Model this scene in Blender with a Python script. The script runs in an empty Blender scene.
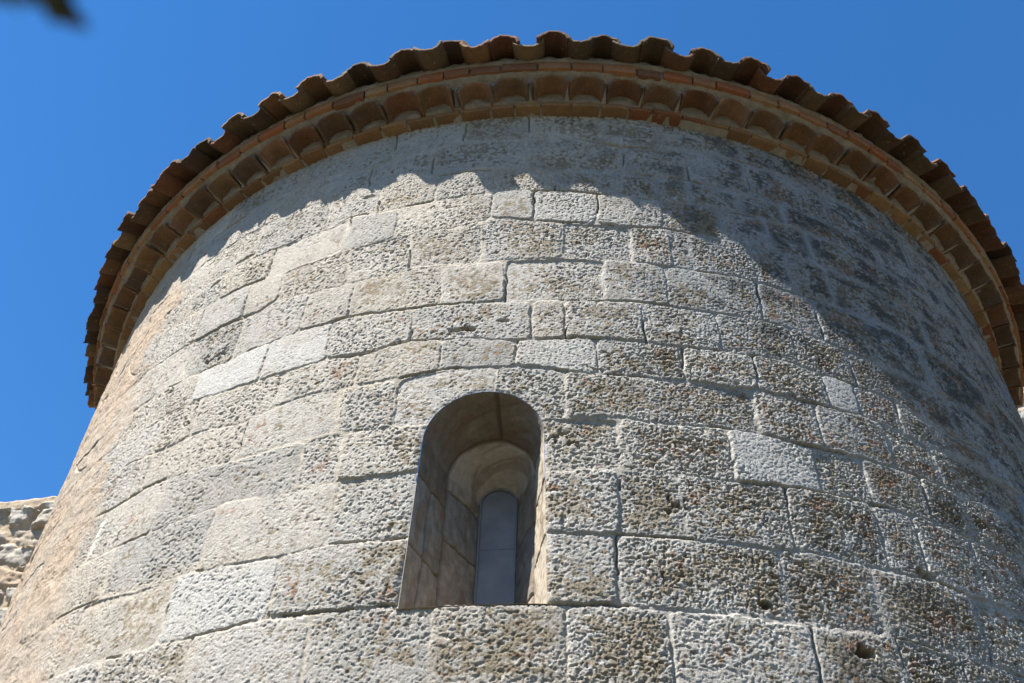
import bpy, bmesh, math, random
import numpy as np
from mathutils import Vector, Matrix

rng = np.random.RandomState(11)
random.seed(5)
R = 3.0            # radius of the apse wall
ZG = 1.6           # eye height: heights below are given above the eye, the ground lies at z = 0

sc = bpy.context.scene
COL = sc.collection

# ------------------------------------------------------------------ camera
f_px, yaw, pit, rol, D = 1015.28, -0.055235, 0.816861, 0.042722, 5.71562
F = Vector((math.cos(pit) * math.sin(yaw), math.cos(pit) * math.cos(yaw), math.sin(pit)))
Rr = Vector((math.cos(yaw), -math.sin(yaw), 0.0))
U = Rr.cross(F)
cx = Rr * math.cos(rol) + U * math.sin(rol)
cy = U * math.cos(rol) - Rr * math.sin(rol)
EYE = Vector((0.0, -D, ZG))
cam = bpy.data.cameras.new("camera")
cam.sensor_width = 36.0
cam.lens = f_px / 1024.0 * 36.0
cam.clip_start = 0.02
cam.clip_end = 2000.0
cam.dof.use_dof = True
cam.dof.focus_distance = 4.3
cam.dof.aperture_fstop = 5.6
camo = bpy.data.objects.new("camera", cam)
M = Matrix((cx, cy, -F)).transposed().to_4x4()
M.translation = EYE
camo.matrix_world = M
COL.objects.link(camo)
sc.camera = camo

# ------------------------------------------------------------------ daylight
SUN_AZ, SUN_EL = math.radians(-53.0), math.radians(59.0)   # azimuth counted from the front of the apse (-Y), negative = left
sdir = Vector((math.cos(SUN_EL) * math.sin(SUN_AZ), -math.cos(SUN_EL) * math.cos(SUN_AZ), math.sin(SUN_EL)))
world = bpy.data.worlds.new("World")
sc.world = world
world.use_nodes = True
nt = world.node_tree
bg = nt.nodes["Background"]
sky = nt.nodes.new("ShaderNodeTexSky")
sky.sky_type = 'NISHITA'
sky.sun_disc = False
sky.sun_elevation = SUN_EL
sky.sun_rotation = math.atan2(sdir.x, sdir.y)
sky.altitude = 300.0
sky.air_density = 1.0
sky.dust_density = 0.0
sky.ozone_density = 6.0
hs = nt.nodes.new("ShaderNodeHueSaturation")     # the camera's vivid rendering of the blue
hs.inputs["Saturation"].default_value = 1.21
nt.links.new(sky.outputs[0], hs.inputs["Color"])
nt.links.new(hs.outputs[0], bg.inputs[0])
bg.inputs[1].default_value = 0.0655
sun = bpy.data.lights.new("sun", 'SUN')
sun.energy = 5.0
sun.angle = math.radians(0.5)
sun.color = (1.0, 0.95, 0.87)
suno = bpy.data.objects.new("sun", sun)
suno.rotation_euler = sdir.to_track_quat('Z', 'Y').to_euler()
suno.location = (-20, -14, 40)
COL.objects.link(suno)
vs = sc.view_settings
vs.view_transform = 'Standard'
vs.look = 'None'
vs.gamma = 1.0
vs.use_curve_mapping = False
vs.exposure = 1.75

# ------------------------------------------------------------------ helpers
_perm = np.random.RandomState(3).permutation(4096)
_ga = np.random.RandomState(4).rand(4096) * 2 * np.pi
_gx, _gy = np.cos(_ga), np.sin(_ga)


def perlin(x, y, seed=0):
    x = np.asarray(x, float) + seed * 17.31
    y = np.asarray(y, float) + seed * 9.77
    xi = np.floor(x).astype(np.int64)
    yi = np.floor(y).astype(np.int64)
    xf, yf = x - xi, y - yi
    u = xf * xf * xf * (xf * (xf * 6 - 15) + 10)
    v = yf * yf * yf * (yf * (yf * 6 - 15) + 10)

    def g(ix, iy, fx, fy):
        h = _perm[(_perm[(ix + seed * 131) & 4095] + iy) & 4095]
        return _gx[h] * fx + _gy[h] * fy
    a = g(xi, yi, xf, yf)
    b = g(xi + 1, yi, xf - 1, yf)
    c = g(xi, yi + 1, xf, yf - 1)
    d = g(xi + 1, yi + 1, xf - 1, yf - 1)
    return (a + u * (b - a) + v * ((c + u * (d - c)) - (a + u * (b - a)))) * 1.5


def fbm(x, y, seed=0, octaves=4, gain=0.5):
    t, amp, fr = 0.0, 1.0, 1.0
    for i in range(octaves):
        t = t + amp * perlin(x * fr, y * fr, seed + i)
        amp *= gain
        fr *= 2.03
    return t


def sstep(a, b, x):
    t = np.clip((x - a) / (b - a), 0, 1)
    return t * t * (3 - 2 * t)


def mix(a, b, t):
    return a + (b - a) * t


def mixc(c, col, t):
    return c + (np.array(col) - c) * t[..., None]


def tag(o, label=None, cat=None, group=None, kind=None):
    if label:
        o["label"] = label
    if cat:
        o["category"] = cat
    if group:
        o["group"] = group
    if kind:
        o["kind"] = kind
    return o


def link(name, me, mat, parent=None):
    o = bpy.data.objects.new(name, me)
    COL.objects.link(o)
    if mat and not me.materials:
        me.materials.append(mat)
    if parent:
        o.parent = parent
    return o


def empty(name, loc):
    o = bpy.data.objects.new(name, None)
    o.location = loc
    o.empty_display_size = 0.3
    COL.objects.link(o)
    return o


def mesh_np(name, co, quads, col=None, smooth=True):
    """A mesh from a vertex array and a quad array (both numpy)."""
    me = bpy.data.meshes.new(name)
    n, q = len(co), len(quads)
    me.vertices.add(n)
    me.vertices.foreach_set("co", np.ascontiguousarray(co, np.float32).ravel())
    me.loops.add(q * 4)
    me.loops.foreach_set("vertex_index", np.ascontiguousarray(quads, np.int32).ravel())
    me.polygons.add(q)
    me.polygons.foreach_set("loop_start", np.arange(0, q * 4, 4, dtype=np.int32))
    if col is not None:
        at = me.color_attributes.new("Col", 'FLOAT_COLOR', 'POINT')
        c4 = np.ones((n, 4), np.float32)
        c4[:, :3] = col
        at.data.foreach_set("color", c4.ravel())
    me.polygons.foreach_set("use_smooth", np.full(q, smooth))
    me.update(calc_edges=True)
    me.validate()
    return me


def grid_quads(nu, nv, flip=False):
    """quads of an nv x nu grid stored row by row"""
    i = np.arange(nv - 1)[:, None] * nu + np.arange(nu - 1)[None]
    q = np.stack([i, i + 1, i + nu + 1, i + nu], -1).reshape(-1, 4)
    return q[:, ::-1] if flip else q


def bm_mesh(name, bm, smooth=False):
    me = bpy.data.meshes.new(name)
    bm.normal_update()
    bm.to_mesh(me)
    bm.free()
    me.polygons.foreach_set("use_smooth", np.full(len(me.polygons), smooth))
    return me


# ------------------------------------------------------------------ materials
def new_mat(name, rough=0.9, spec=0.2):
    m = bpy.data.materials.new(name)
    m.use_nodes = True
    b = m.node_tree.nodes["Principled BSDF"]
    b.inputs["Roughness"].default_value = rough
    b.inputs["Specular IOR Level"].default_value = spec
    return m, m.node_tree, b


def node(nt, t, **kw):
    n = nt.nodes.new(t)
    for k, v in kw.items():
        setattr(n, k, v)
    return n


def noise(nt, scale, detail=4, rough=0.6, co=None):
    n = node(nt, "ShaderNodeTexNoise")
    n.inputs["Scale"].default_value = scale
    n.inputs["Detail"].default_value = detail
    n.inputs["Roughness"].default_value = rough
    if co is not None:
        nt.links.new(co, n.inputs["Vector"])
    return n


def ramp(nt, fac, stops):
    r = node(nt, "ShaderNodeValToRGB")
    el = r.color_ramp.elements
    while len(el) < len(stops):
        el.new(0.5)
    for e, (p, c) in zip(el, stops):
        e.position = p
        e.color = (*c, 1)
    nt.links.new(fac, r.inputs[0])
    return r


def mixrgb(nt, a, b, fac, mode='MIX'):
    n = node(nt, "ShaderNodeMix", data_type='RGBA', blend_type=mode)
    for sock, v in ((n.inputs["Factor"], fac), (n.inputs["A"], a), (n.inputs["B"], b)):
        if hasattr(v, "is_output"):
            nt.links.new(v, sock)
        elif isinstance(v, (int, float)):
            sock.default_value = v
        else:
            sock.default_value = (*v, 1)
    return n.outputs["Result"]


def bump(nt, b, height, strength, dist):
    n = node(nt, "ShaderNodeBump")
    n.inputs["Strength"].default_value = strength
    n.inputs["Distance"].default_value = dist
    nt.links.new(height, n.inputs["Height"])
    nt.links.new(n.outputs[0], b.inputs["Normal"])
    return n


def stone_mat(name, grain=260.0, amt=0.35, bdist=0.004):
    m, nt, b = new_mat(name, 0.95, 0.1)
    tc = node(nt, "ShaderNodeTexCoord")
    at = node(nt, "ShaderNodeAttribute", attribute_name="Col")
    n1 = noise(nt, grain, 5, 0.65, tc.outputs["Object"])
    r1 = ramp(nt, n1.outputs["Fac"], [(0.28, (1 - amt,) * 3), (0.72, (1 + amt * 0.75,) * 3)])
    n2 = noise(nt, 38, 4, 0.6, tc.outputs["Object"])
    r2 = ramp(nt, n2.outputs["Fac"], [(0.3, (0.86, 0.85, 0.83)), (0.7, (1.1, 1.1, 1.1))])
    c = mixrgb(nt, at.outputs["Color"], r1.outputs[0], 1.0, 'MULTIPLY')
    c = mixrgb(nt, c, r2.outputs[0], 1.0, 'MULTIPLY')
    nt.links.new(c, b.inputs["Base Color"])
    bump(nt, b, n1.outputs["Fac"], 0.55, bdist)
    return m


M_STONE = stone_mat("weathered_ashlar", 230.0, 0.42, 0.007)
M_REVEAL = stone_mat("dressed_reveal_stone", 300, 0.16, 0.0015)
M_RUBBLE = stone_mat("rubble_stone", 90, 0.3, 0.006)
M_MORTAR = stone_mat("lime_mortar", 160, 0.25, 0.004)


def clay_mat(name, stops, island, dirt=0.5, top=False):
    m, nt, b = new_mat(name, 0.92, 0.12)
    tc = node(nt, "ShaderNodeTexCoord")
    if island:
        rnd = node(nt, "ShaderNodeNewGeometry").outputs["Random Per Island"]
        co = tc.outputs["Object"]
    else:
        oi = node(nt, "ShaderNodeObjectInfo")
        rnd = oi.outputs["Random"]
        ad = node(nt, "ShaderNodeVectorMath", operation='ADD')
        sc_ = node(nt, "ShaderNodeVectorMath", operation='SCALE')
        nt.links.new(oi.outputs["Location"], sc_.inputs[0])
        sc_.inputs["Scale"].default_value = 3.7
        nt.links.new(tc.outputs["Object"], ad.inputs[0])
        nt.links.new(sc_.outputs[0], ad.inputs[1])
        co = ad.outputs[0]
    r = ramp(nt, rnd, stops)
    n1 = noise(nt, 10, 6, 0.7, co)
    rd = ramp(nt, n1.outputs["Fac"], [(0.36, (0, 0, 0)), (0.66, (1, 1, 1))])
    c = mixrgb(nt, (0.045, 0.038, 0.03), r.outputs[0], rd.outputs[0])
    c = mixrgb(nt, r.outputs[0], c, dirt)
    n2 = noise(nt, 130, 5, 0.7, co)
    r2 = ramp(nt, n2.outputs["Fac"], [(0.3, (0.72, 0.7, 0.68)), (0.7, (1.22, 1.22, 1.2))])
    c = mixrgb(nt, c, r2.outputs[0], 1.0, 'MULTIPLY')
    n3 = noise(nt, 33, 6, 0.7, co)
    r3 = ramp(nt, n3.outputs["Fac"], [(0.6, (0, 0, 0)), (0.72, (1, 1, 1))])
    c = mixrgb(nt, c, (0.33, 0.30, 0.26), mixrgb(nt, (0, 0, 0), r3.outputs[0], 0.55 if top else 0.35))
    nt.links.new(c, b.inputs["Base Color"])
    bump(nt, b, n2.outputs["Fac"], 0.6, 0.004)
    return m


BRICK_STOPS = [(0.00, (0.213, 0.126, 0.066)), (0.20, (0.287, 0.180, 0.098)), (0.40, (0.158, 0.090, 0.051)), (0.58, (0.314, 0.213, 0.121)), (0.74, (0.185, 0.073, 0.039)), (0.88, (0.250, 0.147, 0.078)), (1.00, (0.121, 0.078, 0.051))]
RED_STOPS = [(0.00, (0.230, 0.104, 0.053)), (0.22, (0.276, 0.150, 0.078)), (0.42, (0.248, 0.080, 0.037)), (0.60, (0.276, 0.180, 0.098)), (0.80, (0.221, 0.092, 0.049)), (1.00, (0.147, 0.075, 0.045))]
CORB_STOPS = [(0.00, (0.159, 0.086, 0.048)), (0.18, (0.224, 0.126, 0.068)), (0.36, (0.093, 0.059, 0.040)), (0.50, (0.252, 0.146, 0.088)), (0.66, (0.140, 0.061, 0.036)), (0.82, (0.196, 0.122, 0.072)), (1.00, (0.122, 0.081, 0.060))]
TILE_STOPS = [(0.00, (0.131, 0.070, 0.040)), (0.15, (0.209, 0.111, 0.055)), (0.32, (0.065, 0.043, 0.031)), (0.48, (0.184, 0.123, 0.069)), (0.62, (0.048, 0.035, 0.029)), (0.78, (0.166, 0.070, 0.038)), (1.00, (0.087, 0.059, 0.042))]
M_BRICK = clay_mat("old_brick", BRICK_STOPS, True, 0.35)
M_REDBRICK = clay_mat("red_brick", RED_STOPS, True, 0.25)
M_CORBEL = clay_mat("corbel_clay", CORB_STOPS, False, 0.5)
M_TILE = clay_mat("roof_clay", TILE_STOPS, False, 0.5, True)
M_ROOF = clay_mat("roof_clay_field", TILE_STOPS, True, 0.7, True)

# ------------------------------------------------------------------ setting: ground
m, nt, b = new_mat("dry_ground", 0.95, 0.1)
tc = node(nt, "ShaderNodeTexCoord")
n1 = noise(nt, 0.35, 6, 0.6, tc.outputs["Object"])
n2 = noise(nt, 40, 5, 0.7, tc.outputs["Object"])
r1 = ramp(nt, n1.outputs["Fac"], [(0.35, (0.062, 0.062, 0.038)), (0.65, (0.115, 0.102, 0.072))])
r2 = ramp(nt, n2.outputs["Fac"], [(0.3, (0.75,) * 3), (0.7, (1.15,) * 3)])
nt.links.new(mixrgb(nt, r1.outputs[0], r2.outputs[0], 1.0, 'MULTIPLY'), b.inputs["Base Color"])
bump(nt, b, n2.outputs["Fac"], 0.5, 0.02)
gx = np.concatenate([-np.geomspace(600, 12, 14), np.linspace(-11, 11, 89), np.geomspace(12, 600, 14)])
X, Y = np.meshgrid(gx, gx)
Zg = 0.03 * fbm(X * 0.7, Y * 0.7, 60, 3) * (np.hypot(X, Y) < 14)
link("ground", mesh_np("ground", np.stack([X, Y, Zg], -1).reshape(-1, 3), grid_quads(len(gx), len(gx))), m)["kind"] = "structure"

# ------------------------------------------------------------------ the apse
apse = empty("apse", (0, 0, 0))
tag(apse, "rounded apse of pitted grey stone blocks with a narrow arched window and tiled eave", "apse")

TH_W = math.radians(-4.63)          # the window's direction
FOOT = 0.013
WR, WZS, WZ0 = 0.222, 2.42, 1.725   # half width, springing, sill
wn = np.array([math.sin(TH_W), -math.cos(TH_W)])
wt = np.array([math.cos(TH_W), math.sin(TH_W)])

# bed joints (angle in degrees, height) and upright joints (angle) of the courses
BEDS = {
  0: [(-35.0, 1.755), (-30.0, 1.748), (-26.0, 1.739), (-20.9, 1.73), (-17.5, 1.744), (-14.4, 1.734), (-11.6, 1.728), (-9.4, 1.731), (-7.3, 1.724), (0.0, 1.725), (4.0, 1.722), (7.5, 1.722), (11.3, 1.729), (14.0, 1.724), (16.9, 1.726), (19.8, 1.739), (22.8, 1.745), (24.8, 1.737), (27.6, 1.751), (31.7, 1.755)] ,
  1: [(-38.4, 2.049), (-33.6, 2.033), (-30.0, 2.004), (-26.1, 2.001), (-17.9, 1.989), (-13.5, 1.998), (-9.5, 1.994), (-0.1, 1.986), (4.2, 1.988), (8.1, 1.993), (12.7, 1.991), (16.5, 2.009), (20.8, 2.006), (25.5, 2.023), (29.4, 2.016), (34.3, 2.035)] ,
  2: [(-44.2, 2.301), (-39.7, 2.284), (-32.2, 2.267), (-28.7, 2.275), (-25.4, 2.282), (-23.1, 2.293), (-19.8, 2.271), (-17.1, 2.278), (-13.7, 2.273), (-9.1, 2.268), (-0.1, 2.252), (4.7, 2.263), (8.6, 2.26), (12.1, 2.266), (17.3, 2.284), (22.8, 2.298), (26.8, 2.31), (30.3, 2.306), (33.1, 2.298), (37.1, 2.312)] ,
  3: [(-42.7, 2.532), (-37.8, 2.532), (-33.8, 2.54), (-30.4, 2.536), (-25.1, 2.504), (-22.0, 2.494), (-20.0, 2.508), (-16.7, 2.506), (-14.4, 2.503), (-11.6, 2.5), (-9.0, 2.488), (-0.2, 2.497), (4.7, 2.498), (8.8, 2.495), (12.6, 2.511), (15.8, 2.513), (18.8, 2.501), (23.0, 2.517), (27.8, 2.523), (31.9, 2.515), (39.7, 2.555)] ,
  4: [(-37.1, 2.771), (-33.1, 2.742), (-28.8, 2.74), (-24.3, 2.696), (-21.3, 2.727), (-18.5, 2.75), (-14.7, 2.741), (-11.2, 2.744), (-7.7, 2.772), (-2.6, 2.758), (3.4, 2.729), (6.0, 2.72), (9.7, 2.725), (13.5, 2.731), (15.3, 2.744), (18.4, 2.74), (21.5, 2.74), (23.9, 2.752), (27.4, 2.747), (30.4, 2.73), (34.5, 2.759)] ,
  5: [(-30.9, 2.972), (-27.2, 2.94), (-23.2, 2.935), (-20.9, 2.934), (-17.6, 2.946), (-14.4, 2.922), (-10.7, 2.954), (-6.4, 2.942), (-2.8, 2.911), (1.2, 2.915), (6.1, 2.927), (9.7, 2.916), (14.4, 2.933), (18.2, 2.952), (21.3, 2.939), (23.8, 2.934), (28.1, 2.93), (31.0, 2.88)] ,
  6: [(-35.2, 3.175), (-31.0, 3.153), (-28.3, 3.144), (-23.8, 3.161), (-20.9, 3.169), (-17.7, 3.172), (-14.3, 3.168), (-11.5, 3.156), (-4.7, 3.144), (1.1, 3.148), (6.1, 3.156), (10.1, 3.153), (13.3, 3.157), (17.3, 3.163), (20.7, 3.167), (24.0, 3.137)] ,
  7: [(-34.2, 3.442), (-30.1, 3.434), (-26.4, 3.422), (-24.5, 3.457), (-21.2, 3.427), (-17.4, 3.41), (-11.6, 3.428), (-5.7, 3.412), (0.9, 3.421), (6.3, 3.419), (9.0, 3.418), (11.9, 3.412), (15.4, 3.429), (18.9, 3.426), (20.6, 3.422), (25.9, 3.434), (28.9, 3.446)] ,
  8: [(-47.1, 3.922), (-38.8, 3.719), (-33.0, 3.681), (-30.1, 3.689), (-24.6, 3.659), (-18.9, 3.668), (-13.2, 3.681), (-9.6, 3.684), (-7.9, 3.68), (-4.9, 3.732), (-1.5, 3.691), (3.7, 3.678), (6.4, 3.665), (9.5, 3.682), (13.5, 3.674), (17.9, 3.699), (21.3, 3.705), (24.1, 3.704), (26.7, 3.709)] ,
  9: [(-31.0, 3.906), (-28.1, 3.904), (-24.6, 3.889), (-22.8, 3.902), (-20.2, 3.9), (-18.8, 3.93), (-15.6, 3.906), (-13.5, 3.915), (-11.6, 3.913), (-5.6, 3.925), (0.4, 3.927), (5.3, 3.904), (7.9, 3.897), (12.4, 3.911), (16.6, 3.908), (21.0, 3.953), (23.4, 3.953), (27.8, 3.931)] ,
  10: [(-20.5, 4.163), (-14.2, 4.14), (-10.6, 4.121), (-5.4, 4.118), (0.4, 4.088), (4.1, 4.098), (7.3, 4.097), (12.1, 4.112), (13.7, 4.096), (18.2, 4.097), (23.2, 4.108)] ,
  11: [(-24.7, 4.395), (-21.4, 4.375), (-17.7, 4.33), (-14.3, 4.35), (-11.5, 4.38), (-8.8, 4.414), (-2.5, 4.372), (1.4, 4.395), (4.6, 4.353), (7.0, 4.335), (9.9, 4.351), (16.6, 4.401)] ,
}
JOINTS = {
  -1: [-30.7, -23.0, -14.6, -7.0, 0.9, 7.0, 15.6, 21.5, 26.3] ,
  0: [-35.5, -26.0, -17.7, 4.1, 14.5, 21.0, 29.1] ,
  1: [-33.9, -24.2, -14.6, 4.4, 8.5, 15.8, 22.7, 26.0, 31.2] ,
  2: [-38.0, -30.4, -17.8, -14.7, 4.7, 12.4, 18.8, 22.9, 28.0, 31.9] ,
  3: [-35.2, -33.7, -23.7, -15.6, -11.3, -4.0, 1.1, 14.9, 19.9, 25.9, 30.5] ,
  4: [-34.0, -29.7, -21.5, -14.7, -8.3, -2.5, 3.4, 9.8, 15.5, 21.4, 24.1, 28.1] ,
  5: [-31.2, -23.8, -17.9, -10.9, -1.5, 1.1, 7.2, 13.1, 19.4, 24.6] ,
  6: [-33.7, -27.8, -21.0, -16.7, -8.8, -3.7, 4.3, 9.3, 17.3, 22.6] ,
  7: [-34.3, -28.3, -24.5, -17.6, -12.0, -5.7, 0.9, 6.7, 10.1, 11.9, 17.5, 21.0, 25.0] ,
  8: [-37.7, -32.6, -26.7, -18.7, -13.8, -8.0, -5.2, -1.5, 4.0, 9.7, 15.1, 19.8, 23.9] ,
  9: [-29.3, -23.8, -21.1, -16.0, -10.5, -6.0, 0.4, 5.9, 9.6, 12.6, 17.5, 22.1] ,
  10: [-22.2, -17.6, -11.3, -2.3, 6.7, 12.8, 18.9] ,
  11: [-15.6, -8.4, -2.3, 4.9, 10.5, 19.0] ,
}
Z_TOP = 4.602


def course_tables():
    ks = sorted(BEDS)
    beds = [(np.array([p[0] for p in BEDS[k]]), np.array([p[1] for p in BEDS[k]])) for k in ks]
    b0 = beds[0]
    low = [(b0[0], np.full(len(b0[0]), 1.73 - 0.285 * i)) for i in range(12, 0, -1)]
    beds = low + beds
    r = np.random.RandomState(21)
    joints = []
    for i in range(len(beds) + 1):          # joints[i]: the course below bed i
        k = i - len(low) - 1                # its key
        js = list(JOINTS.get(k, [])) if k >= -1 else []
        if not js:
            js = [r.uniform(-5, 5)]
        js = sorted(js)
        while js[0] > -118:
            js.insert(0, js[0] - r.uniform(6.0, 11.5))
        while js[-1] < 118:
            js.append(js[-1] + r.uniform(6.0, 11.5))
        joints.append(np.array(js))
    return beds, joints


BT, JT = course_tables()
NB = len(BT)
_r = np.random.RandomState(77)
BL_OFF = _r.normal(0, 0.0026, (NB + 2, 64))
BL_TX = _r.normal(0, 0.008, (NB + 2, 64))
BL_TZ = _r.normal(0, 0.014, (NB + 2, 64))
BL_TINT = _r.normal(0, 1, (NB + 2, 64))
BL_HUE = _r.normal(0, 1, (NB + 2, 64))
BL_RGH = _r.uniform(0.35, 1.2, (NB + 2, 64))
BL_LICH = _r.normal(0, 1, (NB + 2, 64))
BL_WHITE = np.zeros((NB + 2, 64))


def block_of(th, z):
    c = sum((z > np.interp(th, a, zz)).astype(int) if hasattr(z, "shape") else int(z > np.interp(th, a, zz)) for a, zz in BT)
    return c, int(np.searchsorted(JT[c], th)) % 64


for th_, z_, w_, rg_ in ((-21.5, 1.854, 1.0, .55), (-25.7, 3.04, 1.0, .4), (-21.4, 3.06, .9, .4), (17.2, 2.40, .75, .5),
                         (22.7, 2.84, .25, .15), (.5, 2.83, .6, .8), (2, 3.8, .3, .7)):
    c_, j_ = block_of(th_, z_)
    BL_WHITE[c_, j_] = w_
    BL_RGH[c_, j_] = rg_
    BL_LICH[c_, j_] = -2.5
    BL_TINT[c_, j_] = 0.3


def outline_dist(u, z):
    """signed distance (outside > 0) to the window opening, u across, z up"""
    a = np.abs(u) - WR - FOOT * np.clip((WZS - z) / (WZS - WZ0), 0, 1.05)
    box = np.where(z < WZS,
                   np.where((a > 0) & (z < WZ0), np.hypot(np.maximum(a, 0), np.maximum(WZ0 - z, 0)), np.maximum(a, WZ0 - z)),
                   np.hypot(u, z - WZS) - WR)
    return box


def wall_field(th, z, fine=True):
    """radial offset and colour of the ashlar face"""
    s = R * np.radians(th)
    wz = z + 0.007 * perlin(s * 4.5, z * 5, 1) + 0.005 * perlin(s * 17, z * 17, 2) + 0.0025 * perlin(s * 45, z * 45, 19)
    ws = s + 0.008 * perlin(z * 6, s * 6, 3) + 0.005 * perlin(s * 19, z * 19, 4) + 0.0025 * perlin(s * 45, z * 45, 18)
    wth = np.degrees(ws / R)
    bz = np.array([np.interp(th, a, zz) for a, zz in BT])           # NB x N
    ci = (wz[None] > bz).sum(0)
    lo = np.where(ci > 0, np.take_along_axis(bz, np.maximum(ci - 1, 0)[None], 0)[0], -9)
    hi = np.where(ci < NB, np.take_along_axis(bz, np.minimum(ci, NB - 1)[None], 0)[0], Z_TOP + 0.06)
    jl = np.empty_like(s)
    jr = np.empty_like(s)
    ji = np.zeros(len(s), int)
    for c in range(NB + 1):
        mk = ci == c
        if not mk.any():
            continue
        q = np.searchsorted(JT[c], wth[mk]).clip(1, len(JT[c]) - 1)
        ji[mk] = q % 64
        jl[mk] = (wth[mk] - JT[c][q - 1])
        jr[mk] = (JT[c][q] - wth[mk])
    k = R * math.pi / 180
    jl, jr = jl * k, jr * k
    dlo, dhi = wz - lo, hi - wz
    dh, dv = np.minimum(dlo, dhi), np.minimum(jl, jr)
    rc = 0.03
    d = np.where((dh < rc) & (dv < rc), rc - np.hypot(rc - dh, rc - dv), np.minimum(dh, dv))
    off, tint, hue = BL_OFF[ci, ji], BL_TINT[ci, ji], BL_HUE[ci, ji]
    rgh, lich, white = BL_RGH[ci, ji], BL_LICH[ci, ji], BL_WHITE[ci, ji]
    right = sstep(-16, 26, th)                        # the lichened weather side
    # coat of old render left on the left flank
    cb = th + 4.5 * fbm(s * 1.6, z * 1.6, 30, 4) + (z - 2.2) * 3.0
    coat = 1 - sstep(-41.0, -36.5, cb + 2.5 * fbm(s * 9, z * 9, 31, 4))
    style = sstep(-0.35, 0.45, fbm(s * 0.9, z * 1.3, 5, 3) + 0.25 * right)        # 0 flush mortar, 1 raked joint
    hw = 0.0025 + 0.004 * sstep(-0.2, 0.7, fbm(s * 1.5, z * 2.2, 6, 3))
    edge = d + 0.004 * perlin(s * 30, z * 30, 7) + 0.0025 * perlin(s * 70, z * 70, 8)
    t = sstep(0, 1, (edge - hw + 0.003) / 0.008)
    jd = mix(0.0025, 0.0085, style) * (1 - 0.85 * coat)
    ctr = sstep(0.0, 0.055, d)
    face = off + BL_TX[ci, ji] * (jl - jr) * 0.5 + BL_TZ[ci, ji] * (dlo - dhi) * 0.5 - 0.0012 * (1 - ctr)
    # weathering relief
    rk = rgh * mix(0.62, 1.05, right) * (1 - 0.68 * coat)
    p22 = perlin(s * 20, z * 24, 9)
    p45 = perlin(s * 44, z * 52, 10)
    p90 = perlin(s * 88, z * 96, 11)
    wx, wy = 0.012 * perlin(s * 30, z * 30, 12), 0.012 * perlin(s * 30, z * 30, 13)
    pit = sstep(0.26, 0.44, perlin((s + wx) * 50, (z + wy) * 78, 14) + 0.4 * perlin(s * 105, z * 120, 21))
    pit2 = sstep(0.20, 0.40, perlin((s + wy) * 92, (z + wx) * 125, 15))
    zone = sstep(-0.35, 0.35, fbm(s * 3.2, z * 3.6, 16, 3))
    rough = 0.0007 * p22 + 0.0012 * p45 + 0.0020 * p90 + 0.0019 * perlin(s * 140, z * 155, 22)
    pits = -(0.010 * pit * mix(0.1, 1.0, zone) + 0.0075 * pit2 * mix(0.45, 1.0, sstep(-0.3, 0.4, fbm(s * 2.3, z * 2.9, 36, 3))))
    cav = -0.022 * sstep(0.70, 0.80, perlin(s * 7.5 + 0.8 * p22, z * 11 + 0.5 * p45, 17)) * sstep(0.5, 1.0, rgh)
    h = mix(-jd + 0.0015 * p45, face + (rough + pits) * rk + cav * (1 - coat), t)
    # gaps where the mortar has fallen out under a block
    gap = sstep(0.18, 0.30, fbm(s * 3.4, lo * 7.3, 23, 3)) * (1 - coat)
    gw = 0.0042 + 0.0025 * perlin(s * 12, lo * 5, 24)
    h = h - 0.028 * gap * (1 - sstep(gw * 0.6, gw * 1.3, np.abs(dlo - 0.003)))
    gapv = sstep(0.36, 0.46, fbm(z * 3, jl * 0 + ci * 3.1 + ji * 1.7, 25, 2)) * (1 - coat)
    h = h - 0.02 * gapv * (1 - sstep(0.003, 0.008, np.abs(jl - 0.002)))
    # single holes that the wall shows
    for th_, z_, rs, rz, dep in ((19.0, 1.668, .030, .026, .05), (-6.8, 2.99, .045, .016, .045), (-3.9, 3.025, .03, .011, .03),
                                 (12.95, 1.772, .03, .014, .035), (25.6, 2.04, .05, .02, .03), (-30.5, 3.95, .06, .014, .03),
                                 (-34, 3.86, .05, .014, .03), (8, 1.85, .02, .01, .02), (-17.2, 4.07, .04, .012, .025)):
        e = np.hypot((s - R * math.radians(th_)) / rs, (z - z_) / rz) + 0.5 * p22 + 0.3 * p45
        h = h - dep * (1 - sstep(0.55, 1.1, e))
    # old scores in the render coat
    crack = np.abs(perlin(s * 2.1 + z * 0.8, z * 1.3 - s, 26))
    h = h + coat * (0.005 * fbm(s * 14, z * 14, 27, 5) - 0.007 * (1 - sstep(0.006, 0.022, crack)) * sstep(0.1, 0.3, fbm(s * 1.2, z * 1.2, 28, 2)))

    # ---- colour
    n = len(s)
    lowf = fbm(s * 1.1, z * 1.1, 40, 3)
    c = np.empty((n, 3))
    c[:] = (0.45, 0.425, 0.385)
    c = mixc(c, (0.475, 0.455, 0.42), right)
    c = mixc(c, (0.335, 0.34, 0.34), np.clip(0.35 * hue + 0.2, 0, 0.6) * 0.35)
    c = mixc(c, (0.47, 0.405, 0.32), np.clip(-0.2 * hue, 0, 0.3) * (1 - 0.6 * right))
    c *= np.clip(1 + 0.035 * tint + 0.09 * lowf, 0.6, 1.4)[:, None]
    # grey crust blotches
    g1 = sstep(0.05, 0.55, fbm(s * 7, z * 9, 41, 4) + 0.16 * lich + 0.25 * right - 0.05)
    c = mixc(c, (0.22, 0.22, 0.215), g1 * mix(0.22, 0.42, right) * (1 - white))
    up = np.clip(sstep(2.6, 3.5, z) * sstep(0, 22, th) + 0.7 * sstep(28, 42, th), 0, 1)  # mask of the upper and far right where shade goes into the colour
    c = mixc(c, (0.25, 0.262, 0.28), 0.7 * up)  # painted shade: stone tinted a darker bluish grey
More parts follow.
